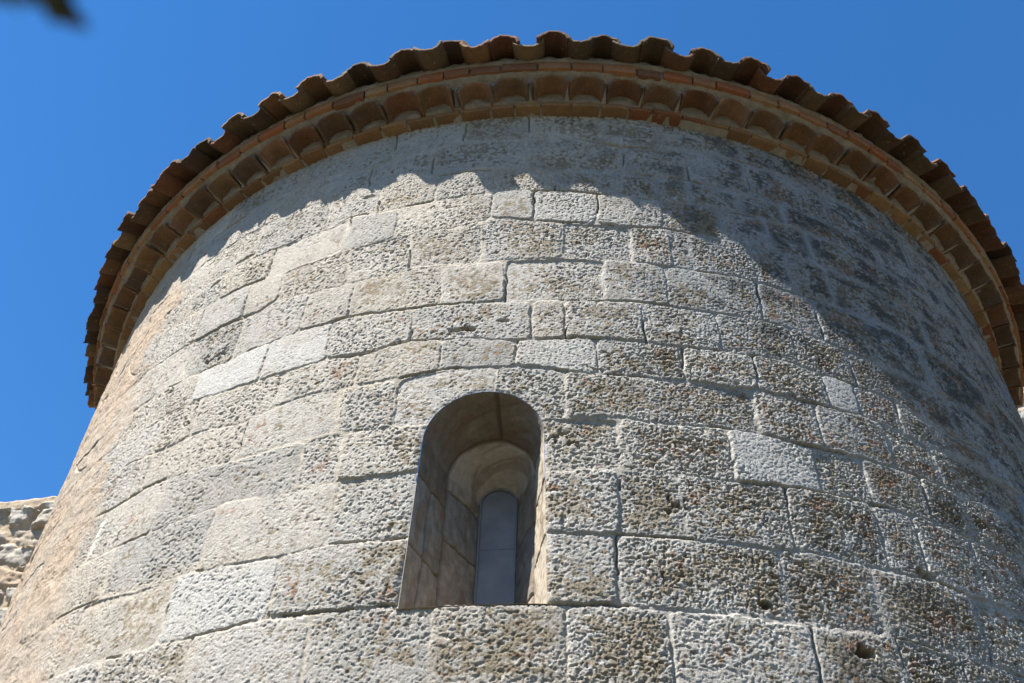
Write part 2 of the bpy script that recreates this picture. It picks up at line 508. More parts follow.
    # lichens: ochre, brown and near black, speckled, mostly inside the blocks of the weather side
    sp = fbm(s * 42, z * 42, 42, 3)
    inside = mix(0.15, 1.0, sstep(0.006, 0.045, d + 0.012 * perlin(s * 25, z * 25, 43)))
    low_z = 1 - sstep(2.3, 3.9, z)
    och = sstep(0.1, 0.5, 0.65 * fbm(s * 4.2, z * 5.5, 44, 3) + 0.4 * perlin(s * 17, z * 20, 38) + 0.13 * lich + mix(-0.52, 0.24, sstep(-28, 10, th)) * mix(0.75, 1.0, low_z) - 0.14 * (1 - low_z) + 0.06 + 0.95 * sp)
    c = mixc(c, (0.20, 0.145, 0.07), och * inside * 0.64 * (1 - white))
    brn = sstep(0.2, 0.55, 0.6 * fbm(s * 4.8, z * 5.2, 45, 3) + 0.4 * perlin(s * 19, z * 22, 37) + 0.10 * lich + mix(-0.5, 0.18, sstep(-5, 28, th)) + 0.04 + 0.95 * perlin(s * 50, z * 60, 46))
    c = mixc(c, (0.135, 0.10, 0.06), brn * inside * 0.72 * (1 - white))
    rst = sstep(0.42, 0.7, fbm(s * 6, z * 6, 47, 3) + mix(-0.25, 0.2, sstep(0, 30, th)) - 0.1 + 0.5 * sp)
    c = mixc(c, (0.27, 0.135, 0.075), rst * inside * 0.5 * (1 - white))
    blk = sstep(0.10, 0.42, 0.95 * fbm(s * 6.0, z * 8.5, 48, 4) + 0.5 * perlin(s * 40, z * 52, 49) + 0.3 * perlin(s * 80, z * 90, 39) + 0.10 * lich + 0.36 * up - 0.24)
    c = mixc(c, (0.085, 0.088, 0.085), blk * mix(0.25, 1, sstep(0.004, 0.04, d)) * mix(0.35, 0.9, up) * sstep(-6, 14, th) * (1 - white))  # near-black lichen, strengthened along with the shade painted on the upper right
    pale = sstep(0.18, 0.5, fbm(s * 11, z * 11, 50, 4)) * right * 0.18
    c = mixc(c, (0.45, 0.46, 0.47), pale)
    c = mixc(c, (0.50, 0.49, 0.465), white * (0.45 + 0.45 * sstep(-0.3, 0.3, fbm(s * 5, z * 5, 51, 3))))
    # mortar
    mc = np.empty((n, 3))
    mc[:] = (0.455, 0.41, 0.345)
    mc = mixc(mc, (0.31, 0.295, 0.27), sstep(-10, 20, th))
    mc = mixc(mc, (0.29, 0.297, 0.31), up * 0.85)  # mortar takes the same painted bluish shade
    mc *= (1 + 0.15 * fbm(s * 8, z * 8, 52, 3))[:, None]
    smear = sstep(0.25, 0.5, fbm(s * 2.6, z * 3.3, 53, 4)) * (1 - sstep(0.015, 0.05, d)) * (1 - white)
    c = mixc(c, mc[0], (1 - t) * 0)
    w = (np.maximum(1 - t, smear * 0.85) * mix(1.0, 0.6, right))[:, None]
    c = c * (1 - w) + mc * w
    cc = np.empty((n, 3))
    cc[:] = (0.43, 0.343, 0.262)
    cc = mixc(cc, (0.41, 0.348, 0.28), sstep(-0.2, 0.5, fbm(s * 2.5, z * 2.5, 54, 4)))
    cc *= (1 + 0.10 * fbm(s * 10, z * 10, 55, 4))[:, None]
    wcol = (np.maximum(coat, 0.5 * (1 - sstep(-44, -30, cb)) * sstep(-.1, .35, fbm(s * 3, z * 3, 56, 3))))[:, None]
    c = c * (1 - wcol) + cc * wcol
    # a white lime run on the coat
    e = np.abs((th + 37.6) * k - 0.012 * perlin(z * 14, s * 0, 57)) / 0.017
    run = (1 - sstep(0.5, 1.0, e)) * sstep(2.30, 2.33, z) * (1 - sstep(2.47, 2.50, z)) * sstep(-.5, -.1, perlin(s * 50, z * 20, 58))
    c = mixc(c, (0.72, 0.71, 0.69), run)
    return h, np.clip(c * 0.71, 0.02, 0.8)


def apse_wall():
    th = np.linspace(-67, 66, 2250)
    zz = np.concatenate([np.linspace(1.36, 3.0, 520), np.linspace(3.0, Z_TOP, 430)[1:]])
    TH, ZZ = np.meshgrid(th, zz)
    TH, ZZ = TH.ravel(), ZZ.ravel()
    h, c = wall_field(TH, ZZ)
    a = np.radians(TH - math.degrees(TH_W))
    u = R * np.sin(a)
    front = np.abs(TH - math.degrees(TH_W)) < 20
    rag = 0.007 * perlin(ZZ * 14, u * 14, 70) + 0.004 * perlin(ZZ * 60, u * 60, 71)
    dw = np.where(front, outline_dist(u, ZZ), 9) + np.where(front, rag, 0)
    inside = dw < 0
    # the rim is rounded and pulled back to where the splay starts
    near = sstep(0, 0.016, dw)
    h = np.where(front & (dw < 0.02), mix(-0.006 + 0.5 * h, h, near), h)
    q = grid_quads(len(th), len(zz))
    keep = ~inside[q].all(1)
    q = q[keep]
    used = np.zeros(len(TH), bool)
    used[q.ravel()] = True
    rim = used & inside
    # rim vertices go onto the ragged outline
    ur, zr = u[rim].copy(), ZZ[rim].copy()
    for _ in range(4):
        e = 1e-4
        d0 = outline_dist(ur, zr)
        gx_ = (outline_dist(ur + e, zr) - outline_dist(ur - e, zr)) / (2 * e)
        gz_ = (outline_dist(ur, zr + e) - outline_dist(ur, zr - e)) / (2 * e)
        ur -= d0 * gx_
        zr -= d0 * gz_
    TH = TH.copy()
    ZZ = ZZ.copy()
    TH[rim] = np.degrees(np.arcsin(ur / R)) + math.degrees(TH_W)
    ZZ[rim] = zr
    h[rim] = -0.009
    rr = R + h
    co = np.stack([rr * np.sin(np.radians(TH)), -rr * np.cos(np.radians(TH)), ZZ + ZG], -1)
    # the rest of the drum, coarser: below the picture and round the back
    idx = np.cumsum(used) - 1
    co, c2, q = co[used], c[used], idx[q]
    cos, cols, quads, base = [co], [c2], [q], len(co)
    for t0, t1, nt_, z0, z1, nz in ((-67, 66, 700, -ZG - 0.2, 1.36, 420), (-112, -67, 160, -ZG - 0.2, Z_TOP, 420), (66, 112, 160, -ZG - 0.2, Z_TOP, 420)):
        A, Bz = np.meshgrid(np.linspace(t0, t1, nt_), np.linspace(z0, z1, nz))
        A, Bz = A.ravel(), Bz.ravel()
        hh, ccol = wall_field(A, Bz)
        edge = np.minimum(np.abs(A - t0), np.abs(A - t1))
        rr = R + hh * 0.8
        cos.append(np.stack([rr * np.sin(np.radians(A)), -rr * np.cos(np.radians(A)), Bz + ZG], -1))
        cols.append(ccol)
        quads.append(grid_quads(nt_, nz) + base)
        base += len(A)
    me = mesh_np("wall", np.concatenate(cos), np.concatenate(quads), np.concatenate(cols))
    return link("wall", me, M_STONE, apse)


apse_wall()


def wpos(u, dep, z):
    """window space: across, into the wall, up"""
    nd = np.sqrt(R * R - u * u) * (1 - dep / 0.42) + (R - 0.42) * (dep / 0.42)
    u = u + 0.03 * dep
    return np.stack([wn[0] * nd + wt[0] * u, wn[1] * nd + wt[1] * u, z + ZG], -1)


def window():
    nj, na, nd = 170, 140, 120
    dep = np.linspace(0.008, 0.425, nd)
    r = np.interp(dep, [0, 0.222, 0.23, 0.42], [WR, 0.164, 0.154, 0.067])
    # along the outline: left jamb up, arch, right jamb down
    lab = np.concatenate([np.zeros(nj), np.ones(na), np.full(nj, 2)])
    par = np.concatenate([np.linspace(0, 1, nj, endpoint=False), np.linspace(0, 1, na, endpoint=False), np.linspace(1, 0, nj)])
    L, Dp = np.meshgrid(np.arange(len(lab)), np.arange(nd))
    lb, pr, dd, rr = lab[L], par[L], dep[Dp], r[Dp]
    ang = math.pi * (1 - pr)
    rr = rr + np.where(lb != 1, FOOT * (1 - pr) * np.clip(1 - dd / 0.3, 0, 1), 0)
    uu = np.where(lb == 0, -rr, np.where(lb == 2, rr, rr * np.cos(ang)))
    zz = np.where(lb == 1, WZS + rr * np.sin(ang), WZ0 - 0.02 + (WZS - WZ0 + 0.02) * pr)
    nu = np.where(lb == 0, 1.0, np.where(lb == 2, -1.0, -np.cos(ang)))
    nz = np.where(lb == 1, -np.sin(ang), 0.0)
    # the stones of the splay: joints as shallow grooves
    side = np.where(lb == 0, 0, 1)
    outer = dd < 0.226
    zl = zz - 0.45 * dd * 0
    hj = np.full(zz.shape, 9.0)
    sid = np.zeros(zz.shape)
    for (sd, ot), cuts in {(0, True): (1.98, 2.27), (0, False): (1.86, 2.14, 2.36), (1, True): (1.99, 2.22), (1, False): (1.9, 2.2)}.items():
        mk = (lb != 1) & (side == sd) & (outer == ot)
        for i, cz in enumerate(cuts):
            w = zz + 0.006 * perlin(dd * 20, zz * 6, 80 + i) - cz
            hj = np.where(mk, np.minimum(hj, np.abs(w)), hj)
            sid = sid + np.where(mk & (w > 0), 1.0, 0)
    sid = sid + 5 * side + 11 * (~outer) + 23 * (lb == 1)
    vs_ = lb == 1
    hj = np.where(vs_ & outer, np.abs(pr - 0.56) * 0.55, hj)
    hj = np.minimum(hj, np.abs(dd - 0.226 + 0.003 * perlin(zz * 14, uu * 14, 85)))
    sp = (lb != 1) & outer & (side == 0)
    hj = np.where(sp & (zz < 2.27), np.minimum(hj, np.abs(dd - 0.105 + 0.012 * perlin(zz * 5, dd * 0, 88))), hj)
    g = 1 - sstep(0.003, 0.009, hj)
    hgt = -0.010 * g + 0.0034 * fbm(zz * 14 + lb * 7, dd * 20 + uu * 9, 81, 5) + 0.0016 * perlin(zz * 70, dd * 70 + pr * 90, 82)
    hgt = hgt + np.where(outer, 0.002, -0.002)
    hgt *= sstep(0.008, 0.03, dd)
    co = wpos(uu + nu * hgt, dd, zz + nz * hgt).reshape(-1, 3)
    c = np.empty(zz.shape + (3,))
    c[:] = (0.265, 0.228, 0.188)
    rs = np.random.RandomState(9).normal(0, 1, 64)
    c *= (1 + 0.26 * rs[sid.astype(int) % 64])[..., None]
    c = mixc(c, (0.33, 0.285, 0.23), ((sid.astype(int) * 7) % 3 == 0) * 0.6)
    c = mixc(c, (0.25, 0.24, 0.225), ((sid.astype(int) * 5) % 4 == 1) * 0.75 * (lb != 1))
    c *= (1 + 0.22 * fbm(zz * 16 + lb * 3, dd * 26 + uu * 8, 87, 4))[..., None]
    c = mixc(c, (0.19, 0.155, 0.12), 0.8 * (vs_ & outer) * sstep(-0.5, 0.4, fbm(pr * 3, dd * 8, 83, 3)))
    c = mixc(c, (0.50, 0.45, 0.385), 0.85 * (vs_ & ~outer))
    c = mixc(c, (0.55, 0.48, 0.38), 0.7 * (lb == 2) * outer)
    c = mixc(c, (0.22, 0.15, 0.10), 0.5 * sstep(0.25, 0.5, fbm(zz * 6, dd * 12 + uu * 5, 84, 4)))
    c = mixc(c, (0.15, 0.12, 0.09), g * 0.8)
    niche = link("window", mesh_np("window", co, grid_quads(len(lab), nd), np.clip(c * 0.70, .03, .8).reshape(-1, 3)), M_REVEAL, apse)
    # sill
    us = np.linspace(-1, 1, 60)
    Us, Ds = np.meshgrid(us, np.linspace(-0.004, 0.425, 60))
    rs_ = np.interp(Ds, [0, 0.21, 0.42], [WR, 0.158, 0.075])
    zs_ = WZ0 - 0.006 + 0.06 * Ds + 0.003 * fbm(Us * 4, Ds * 20, 86, 3)
    cs = np.empty((Us.size, 3))
    cs[:] = (0.36, 0.31, 0.25)
    link("sill", mesh_np("sill", wpos(Us * (rs_ * 1.02 + FOOT), Ds, zs_).reshape(-1, 3), grid_quads(60, 60), cs), M_REVEAL, niche)
    # glazing
    m, nt, b = new_mat("grey_glass", 0.45, 0.3)
    tc = node(nt, "ShaderNodeTexCoord")
    n1 = noise(nt, 9, 4, 0.6, tc.outputs["Object"])
    rp = ramp(nt, n1.outputs["Fac"], [(0.3, (0.13, 0.13, 0.14)), (0.7, (0.20, 0.20, 0.21))])
    nt.links.new(rp.outputs[0], b.inputs["Base Color"])
    bump(nt, b, n1.outputs["Fac"], 0.15, 0.01)
    mf, ntf, bf = new_mat("lead_bar", 0.55, 0.4)
    nf = noise(ntf, 60, 3, 0.6)
    rf = ramp(ntf, nf.outputs["Fac"], [(0.3, (0.12, 0.12, 0.125)), (0.7, (0.18, 0.18, 0.185))])
    ntf.links.new(rf.outputs[0], bf.inputs["Base Color"])
    zb = 2.215

    def slab(name, pts, d0, d1, mat):
        bm = bmesh.new()
        P = np.array(pts) + np.array([0.0126, 0.0])
        rings = []
        for dq in (d0, d1):
            w = np.stack([wn[0] * (R - dq) + wt[0] * P[:, 0], wn[1] * (R - dq) + wt[1] * P[:, 0], P[:, 1] + ZG], -1)
            rings.append([bm.verts.new(p) for p in w])
        bm.faces.new(rings[0])
        bm.faces.new(rings[1][::-1])
        for i in range(len(P)):
            j = (i + 1) % len(P)
            bm.faces.new((rings[0][i], rings[1][i], rings[1][j], rings[0][j]))
        bmesh.ops.recalc_face_normals(bm, faces=bm.faces)
        link(name, bm_mesh(name, bm), mat, niche)
    rg = 0.090
    arc = [(rg * math.cos(a), WZS + rg * math.sin(a)) for a in np.linspace(0, math.pi, 25)]
    slab("pane", [(-rg, WZ0 - .02), (rg, WZ0 - .02), (rg, zb - 0.0025), (-rg, zb - 0.0025)], 0.410, 0.416, m)
    slab("pane", [(-rg, zb + 0.0025), (rg, zb + 0.0025)] + arc, 0.410, 0.416, m)
    slab("glazing_bar", [(-rg, zb - 0.002), (rg, zb - 0.002), (rg, zb + 0.002), (-rg, zb + 0.002)], 0.409, 0.418, mf)
    ri = 0.066
    fr = [(ri * math.cos(a), WZS + ri * math.sin(a)) for a in np.linspace(0, math.pi, 25)]
    ro = 0.072
    fo = [(ro * math.cos(a), WZS + ro * math.sin(a)) for a in np.linspace(math.pi, 0, 25)]
    slab("window_frame", fr + [(-ri, WZ0 - .01), (-ro, WZ0 - .01)] + fo + [(ro, WZ0 - .01), (ri, WZ0 - .01)], 0.400, 0.4085, mf)


window()

# ------------------------------------------------------------------ cornice and eave
T0, T1 = -79.0, 77.0
CP = 3.5                                    # pitch of the corbel tiles, degrees
corb_th = np.arange(T0 + 1.8, T1 - 1.5, CP)
HWC, ZC0, RISE = 0.090, 4.626, 0.074


def eave_out(th):
    return -0.045 * float(sstep(0, 1, (-52 - th) / 20.0))


def cornice():
    prof_z = np.concatenate([[4.585, 4.597], np.linspace(4.600, 4.622, 5), np.linspace(4.626, 4.700, 22), np.linspace(4.703, 4.765, 8), np.linspace(4.770, 4.83, 14), [4.86]])
    th = np.arange(T0, T1 + 0.01, 0.22)
    TH, Z = np.meshgrid(th, prof_z)
    i = np.argmin(np.abs(TH[..., None] - corb_th[None, None]), -1)
    x = np.radians(TH - corb_th[i]) * (R + 0.15)
    arch = ZC0 + (RISE + 0.006) * np.sqrt(np.clip(1 - (x / (HWC + 0.004)) ** 2, 0, 1))
    r = np.full(TH.shape, -0.06)
    r = np.where(Z > 4.598, 0.040, r)
    infill = 0.064 + 0.006 * (Z - ZC0) / RISE
    r = np.where(Z > 4.624, np.where(Z > arch - 0.003, 0.150, infill), r)
    r = np.where(Z > 4.696, 0.176, r)
    r = np.where(Z > 4.702, 0.188, r)
    r = np.where(Z > 4.766, 0.213, r)
    tl = ((TH - 0.2 + 2.25) % 4.5) - 2.25
    r = np.where(Z > 4.79, 0.20 + 0.012 * perlin(TH, Z * 9, 93), r)
    r = np.where(Z > 4.85, 0.10, r)
    r = r + 0.0045 * fbm(TH * 1.2, Z * 30, 90, 3) * (Z > 4.6)
    rr = R + r
    co = np.stack([rr * np.sin(np.radians(TH)), -rr * np.cos(np.radians(TH)), Z + ZG + 0.002 * perlin(TH * 0.7, Z * 9, 91)], -1).reshape(-1, 3)
    c = np.empty((TH.size, 3))
    c[:] = (0.20, 0.17, 0.138)
    c *= (1 + 0.2 * fbm(TH * 0.8, Z * 20, 92, 4)).reshape(-1, 1)
    return link("cornice", mesh_np("cornice", co, grid_quads(len(th), len(prof_z)), np.clip(c, .03, .8)), M_MORTAR, apse)


corn = cornice()


def brick_course(name, r0, r1, z0, z1, ln, mat, seed):
    rs = np.random.RandomState(seed)
    bm = bmesh.new()
    t = T0
    while t < T1:
        w = ln * rs.uniform(0.8, 1.22)
        g = 0.16 * rs.uniform(0.6, 1.5)
        a0, a1 = t + g / 2, min(t + w, T1) - g / 2
        dr, dz = rs.normal(0, 0.004), rs.normal(0, 0.0015)
        tl = rs.normal(0, 0.0022)
        lo, up = [], []
        n = 4
        for k in range(n + 1):
            a = math.radians(a0 + (a1 - a0) * k / n)
            jj = rs.normal(0, 0.0012, 4)
            tz = dz + tl * (k / n - 0.5)
            for (rad, zz, lst) in ((r0, z0 + tz, lo), (r1 + dr + jj[0], z0 + tz + jj[1], lo), (r1 + dr + jj[2], z1 + tz + jj[3], up), (r0, z1 + tz, up)):
                lst.append(bm.verts.new(((R + rad) * math.sin(a), -(R + rad) * math.cos(a), zz + ZG)))
        for k in range(n):
            A, B_, C_, D_ = lo[2 * k], lo[2 * k + 1], up[2 * k], up[2 * k + 1]
            A2, B2, C2, D2 = lo[2 * k + 2], lo[2 * k + 3], up[2 * k + 2], up[2 * k + 3]
            bm.faces.new((A, A2, B2, B_))
            bm.faces.new((B_, B2, C2, C_))
            bm.faces.new((C_, C2, D2, D_))
            bm.faces.new((D_, D2, A2, A))
        bm.faces.new((lo[0], lo[1], up[0], up[1]))
        bm.faces.new((lo[2 * n], up[2 * n + 1], up[2 * n], lo[2 * n + 1]))
        t += w
    bmesh.ops.recalc_face_normals(bm, faces=bm.faces)
    ed = [e for e in bm.edges if len(e.link_faces) == 2 and e.calc_face_angle(0) > 0.8]
    bmesh.ops.bevel(bm, geom=ed, offset=0.0045, segments=2, profile=0.6, affect='EDGES')
    bmesh.ops.subdivide_edges(bm, edges=[e for e in bm.edges if e.calc_length() > 0.03], cuts=1)
    for v in bm.verts:
        a = math.degrees(math.atan2(v.co.x, -v.co.y))
        k = 1 + 0.0009 * float(perlin(a * 2.2, v.co.z * 55, seed)) + 0.0006 * float(perlin(a * 6, v.co.z * 120, seed + 1))
        v.co.x *= k
        v.co.y *= k
    link(name, bm_mesh(name, bm, True), mat, corn)


brick_course("brick_course", -0.05, 0.055, 4.597, 4.626, 2.75, M_BRICK, 31)
brick_course("brick_course", 0.05, 0.207, 4.704, 4.765, 2.75, M_REDBRICK, 32)


def barrel(name, hw0, hw1, rise, length, thick, up, seed, n=18, m=10, slope=0.0, arc=None):
    """half-round clay tile, its outer end at the origin, running inward along +Y; up = +1 crown up, -1 trough"""
    bm = bmesh.new()
    rs = np.random.RandomState(seed)
    ph = rs.uniform(0, 50)
    rows = []
    for j in range(m + 1):
        y = length * j / m
        hw = hw0 + (hw1 - hw0) * j / m
        ring = []
        for lay in (0, 1):
            for i in range(n + 1):
                a = math.pi * i / n
                if arc:                       # a flatter arc of a circle
                    q = (i / n * 2 - 1) * arc
                    x = (hw - lay * thick * 0.8) * math.sin(q) / math.sin(arc)
                    z = rise * (math.cos(q) - math.cos(arc)) / (1 - math.cos(arc)) - lay * thick
                else:
                    x = -(hw - lay * thick) * math.cos(a)
                    z = (rise - lay * thick) * (max(math.sin(a), 0.0) ** 1.05)
                w = 0.004 * float(perlin(i * 0.25 + ph, j * 0.35, seed)) + 0.0015 * float(perlin(i * 0.9 + ph, j * 1.3, seed + 3))
                yy = y + (0.006 * float(perlin(i * 0.3 + ph, 2.2, seed + 5)) + 0.003 * float(perlin(i * 0.9, ph, seed + 6)) if j == 0 else 0)
                ring.append(bm.verts.new((x * (1 + w * 3), yy, up * (z + w) + slope * y)))
        rows.append(ring)
    k = n + 1
    for j in range(m):
        A, B_ = rows[j], rows[j + 1]
        for i in range(n):
            bm.faces.new((A[i], A[i + 1], B_[i + 1], B_[i]))
            bm.faces.new((A[k + i], B_[k + i], B_[k + i + 1], A[k + i + 1]))
        bm.faces.new((A[0], B_[0], B_[k], A[k]))
        bm.faces.new((A[n], A[k + n], B_[k + n], B_[n]))
    for ring, fl in ((rows[0], 1), (rows[-1], -1)):
        for i in range(n):
            q = (ring[i], ring[k + i], ring[k + i + 1], ring[i + 1])
            bm.faces.new(q if fl == 1 else q[::-1])
    bmesh.ops.recalc_face_normals(bm, faces=bm.faces)
    ed = [e for e in bm.edges if len(e.link_faces) == 2 and e.calc_face_angle(0) > 1.0]
    bmesh.ops.bevel(bm, geom=ed, offset=0.0025, segments=2, profile=0.6, affect='EDGES')
    return bm_mesh(name, bm, True)


def place(name, me, mat, parent, th, rad, z, rx=0.0, ry=0.0, rz=0.0, s=1.0):
    o = link(name, me, mat, parent)
    a = math.radians(th)
    o.location = ((R + rad) * math.sin(a), -(R + rad) * math.cos(a), z + ZG)
    o.rotation_mode = 'XYZ'
    o.rotation_euler = (rx, ry, a + rz)
    o.scale = (s, 1, 1)
    return o


rs = np.random.RandomState(41)
corb_me = [barrel("corbel_tile", HWC, HWC * 0.92, RISE, 0.17, 0.013, 1, 100 + 10 * k) for k in range(5)]
for th in corb_th:
    place("corbel_tile", corb_me[rs.randint(5)], M_CORBEL, corn, th + rs.normal(0, .10), 0.168 + rs.normal(0, 0.006), ZC0 + rs.normal(0, 0.003),
          rs.normal(0, .02), rs.normal(0, .03), rs.normal(0, .03), 1 + rs.normal(0, 0.02))


def roof():
    th = np.arange(T0 - 1, T1 + 1.01, 0.25)
    rad = np.concatenate([np.linspace(R + 0.17, R - 0.4, 16), np.linspace(R - 0.5, 0.15, 40)])
    TH, RD = np.meshgrid(th, rad)
    wv = np.abs(np.sin(np.radians((TH - 0.2) * 40 + 90)))
    amp = 0.055 * sstep(0.1, 1.6, RD)
    row = ((R + 0.33 - RD) % 0.34) / 0.34
    z = 4.835 + (R + 0.17 - RD) * 0.36 + amp * (wv - 0.6) - 0.02 * row + 0.006 * perlin(TH * .5, RD * 5, 95)
    z = np.where(RD > R + 0.16, 4.80, z)
    co = np.stack([RD * np.sin(np.radians(TH)), -RD * np.cos(np.radians(TH)), z + ZG], -1).reshape(-1, 3)
    return link("roof", mesh_np("roof", co, grid_quads(len(th), len(rad), True)), M_ROOF, apse)


roofo = roof()
ch_me = [barrel("channel_tile", 0.078, 0.070, 0.062, 0.34, 0.016, -1, 200 + 10 * k, slope=0.30, arc=1.15) for k in range(5)]
cv_me = [barrel("cover_tile", 0.084, 0.076, 0.068, 0.34, 0.017, 1, 300 + 10 * k, slope=0.31, arc=1.25) for k in range(5)]
for th in np.arange(0.2 - 4.5 * 17, T1 - 1, 4.5):
    jt = rs.normal(0, .10)
    o = eave_out(th)
    place("cover_tile", cv_me[rs.randint(5)], M_TILE, roofo, th + jt, 0.332 + o + rs.normal(0, 0.010), 4.796 + rs.normal(0, 0.006),
          rs.normal(0, .02), rs.normal(0, .05), rs.normal(0, .035), 1 + rs.normal(0, 0.03))
for th in np.arange(0.2 - 4.5 * 17.5, T1 - 1, 4.5):
    o = eave_out(th)
    place("channel_tile", ch_me[rs.randint(5)], M_TILE, roofo, th + rs.normal(0, .12), 0.323 + o + rs.normal(0, 0.010), 4.812 + rs.normal(0, 0.005),
          rs.normal(0, .02), rs.normal(0, .05), rs.normal(0, .035), 1 + rs.normal(0, 0.03))


# the body behind the apse
def box_bm(bm, x0, x1, y0, y1, z0, z1):
    v = [bm.verts.new(p) for p in ((x0, y0, z0), (x1, y0, z0), (x1, y1, z0), (x0, y1, z0), (x0, y0, z1), (x1, y0, z1), (x1, y1, z1), (x0, y1, z1))]
    for f in ((0, 3, 2, 1), (4, 5, 6, 7), (0, 1, 5, 4), (1, 2, 6, 5), (2, 3, 7, 6), (3, 0, 4, 7)):
        bm.faces.new([v[i] for i in f])
    return v


# ------------------------------------------------------------------ rubble walls to either side
def rubble(name, label, x0, x1, fx0, fx1, fz0, y, top, seed, tone, size, cap, thick=0.6):
    """a rubble wall facing -Y: a finely displaced face in the part one sees, over a solid body. top(x) = height of its crest"""
    r = np.random.RandomState(seed)
    root = empty(name, ((x0 + x1) / 2, y + thick / 2, 0))
    tag(root, label, "wall")
    inv = Vector(root.location)
    nu, nv = int((fx1 - fx0) / 0.011), int((top(np.array([(fx0 + fx1) / 2]))[0] - fz0) / 0.011)
    px = np.linspace(fx0, fx1, nu)
    pv = np.linspace(0, 1, nv)
    X, V = np.meshgrid(px, pv)
    tp = top(X)
    Z = fz0 + (tp - fz0) * V
    # jittered cells, wider than tall
    gx_, gz_ = X / size[0], Z / size[1]
    gx_ = gx_ + 0.12 * perlin(X * 5, Z * 5, seed) + 0.5 * (np.floor(gz_) % 2)
    gz_ = gz_ + 0.14 * perlin(X * 4, Z * 4, seed + 1)
    jx, jz, jr = r.rand(64, 64), r.rand(64, 64), r.normal(0, 1, (64, 64, 3))
    f1 = np.full(X.shape, 9.0)
    f2 = np.full(X.shape, 9.0)
    cid = np.zeros(X.shape + (2,), int)
    ix, iz = np.floor(gx_).astype(int), np.floor(gz_).astype(int)
    for a in (-1, 0, 1):
        for b_ in (-1, 0, 1):
            cx_, cz_ = ix + a, iz + b_
            qx = cx_ + 0.15 + 0.7 * jx[cx_ % 64, cz_ % 64] - gx_
            qz = cz_ + 0.15 + 0.7 * jz[cx_ % 64, cz_ % 64] - gz_
            dd = np.hypot(qx, qz)
            near = dd < f1
            f2 = np.where(near, f1, np.minimum(f2, dd))
            f1 = np.where(near, dd, f1)
            cid[near] = np.stack([cx_ % 64, cz_ % 64], -1)[near]
    J = jr[cid[..., 0], cid[..., 1]]
    e = f2 - f1 + 0.10 * perlin(X * 16, Z * 16, seed + 2) + 0.05 * perlin(X * 40, Z * 40, seed + 4) - 0.17 + 0.07 * J[..., 2]
    st = sstep(0.0, 0.10, e)
    st = st * (1 - sstep(-cap, -cap + 0.04, Z - tp))
    h = st * (0.032 + 0.012 * J[..., 0]) + 0.007 * fbm(X * 13, Z * 21, seed + 3, 5, 0.6) * st + 0.004 * fbm(X * 16, Z * 16, seed + 5, 4, 0.6)
    h = h + 0.01 * (Z > tp - cap)
    c = np.empty(X.shape + (3,))
    c[:] = tone[0]
    c = mixc(c, tone[1], np.clip(0.5 + 0.5 * J[..., 1], 0, 1) * st)
    c = mixc(c, tone[2], np.clip(J[..., 2] - 0.9, 0, 1) * st)
    c = mixc(c, tone[3], 1 - st)
    c *= (1 + 0.16 * fbm(X * 6, Z * 6, seed + 6, 4))[..., None]
    co = np.stack([X, y - h, Z], -1)
    # the crest folds back over the wall
    back = co[-1].copy()
    rows, cols = [co.reshape(-1, 3)], [c.reshape(-1, 3)]
    for dy, dz in ((0.03, 0.012), (0.15, 0.03), (thick - 0.03, 0.02), (thick, -0.02), (thick, -0.5)):
        bk = back.copy()
        bk[:, 1] = y + dy
        bk[:, 2] += dz
        rows.append(bk)
        cols.append(c[-1])
    me = mesh_np("wall_face", np.concatenate(rows) - np.array(inv), grid_quads(nu, nv + 5), np.clip(np.concatenate(cols), .03, .8))
    link("wall_face", me, M_RUBBLE, root)
    # plain remainder of the wall: body behind the face and the stretch beyond it
    def strip(nm, xa, xb, za, zb_fn, dy):
        n = max(8, int(abs(xb - xa) / 0.06))
        mm = 60
        XX, VV = np.meshgrid(np.linspace(xa, xb, n), np.linspace(0, 1, mm))
        ZZ = za + (zb_fn(XX) - za) * VV
        hh = 0.03 * fbm(XX * 5, ZZ * 6, seed + 8, 4)
        cc = np.empty(XX.shape + (3,))
        cc[:] = tone[0]
        cc = mixc(cc, tone[1], sstep(-.3, .3, fbm(XX * 4, ZZ * 5, seed + 9, 3)))
        cc = mixc(cc, tone[3], sstep(0.0, .3, fbm(XX * 4, ZZ * 5, seed + 12, 3)))
        co_ = [np.stack([XX, y + dy - hh, ZZ], -1).reshape(-1, 3)]
        for ddy in (0.12, thick):
            bk = co_[0][-n:].copy()
            bk[:, 1] = y + ddy
            co_.append(bk)
        bk = co_[0][-n:].copy()
        bk[:, 1] = y + thick
        bk[:, 2] = 0
        co_.append(bk)
        link(nm, mesh_np(nm, np.concatenate(co_) - np.array(inv), grid_quads(n, mm + 3), np.concatenate([cc.reshape(-1, 3)] + [cc[-1]] * 3)), M_RUBBLE, root)
    strip("wall_base", fx0, fx1, -0.2, lambda q: q * 0 + fz0 + 0.004, 0.002)
    if x0 < fx0 - 0.05:
        strip("wall_stretch", x0, fx0, -0.2, top, 0.0)
    if x1 > fx1 + 0.05:
        strip("wall_stretch", fx1, x1, -0.2, top, 0.0)
    return root


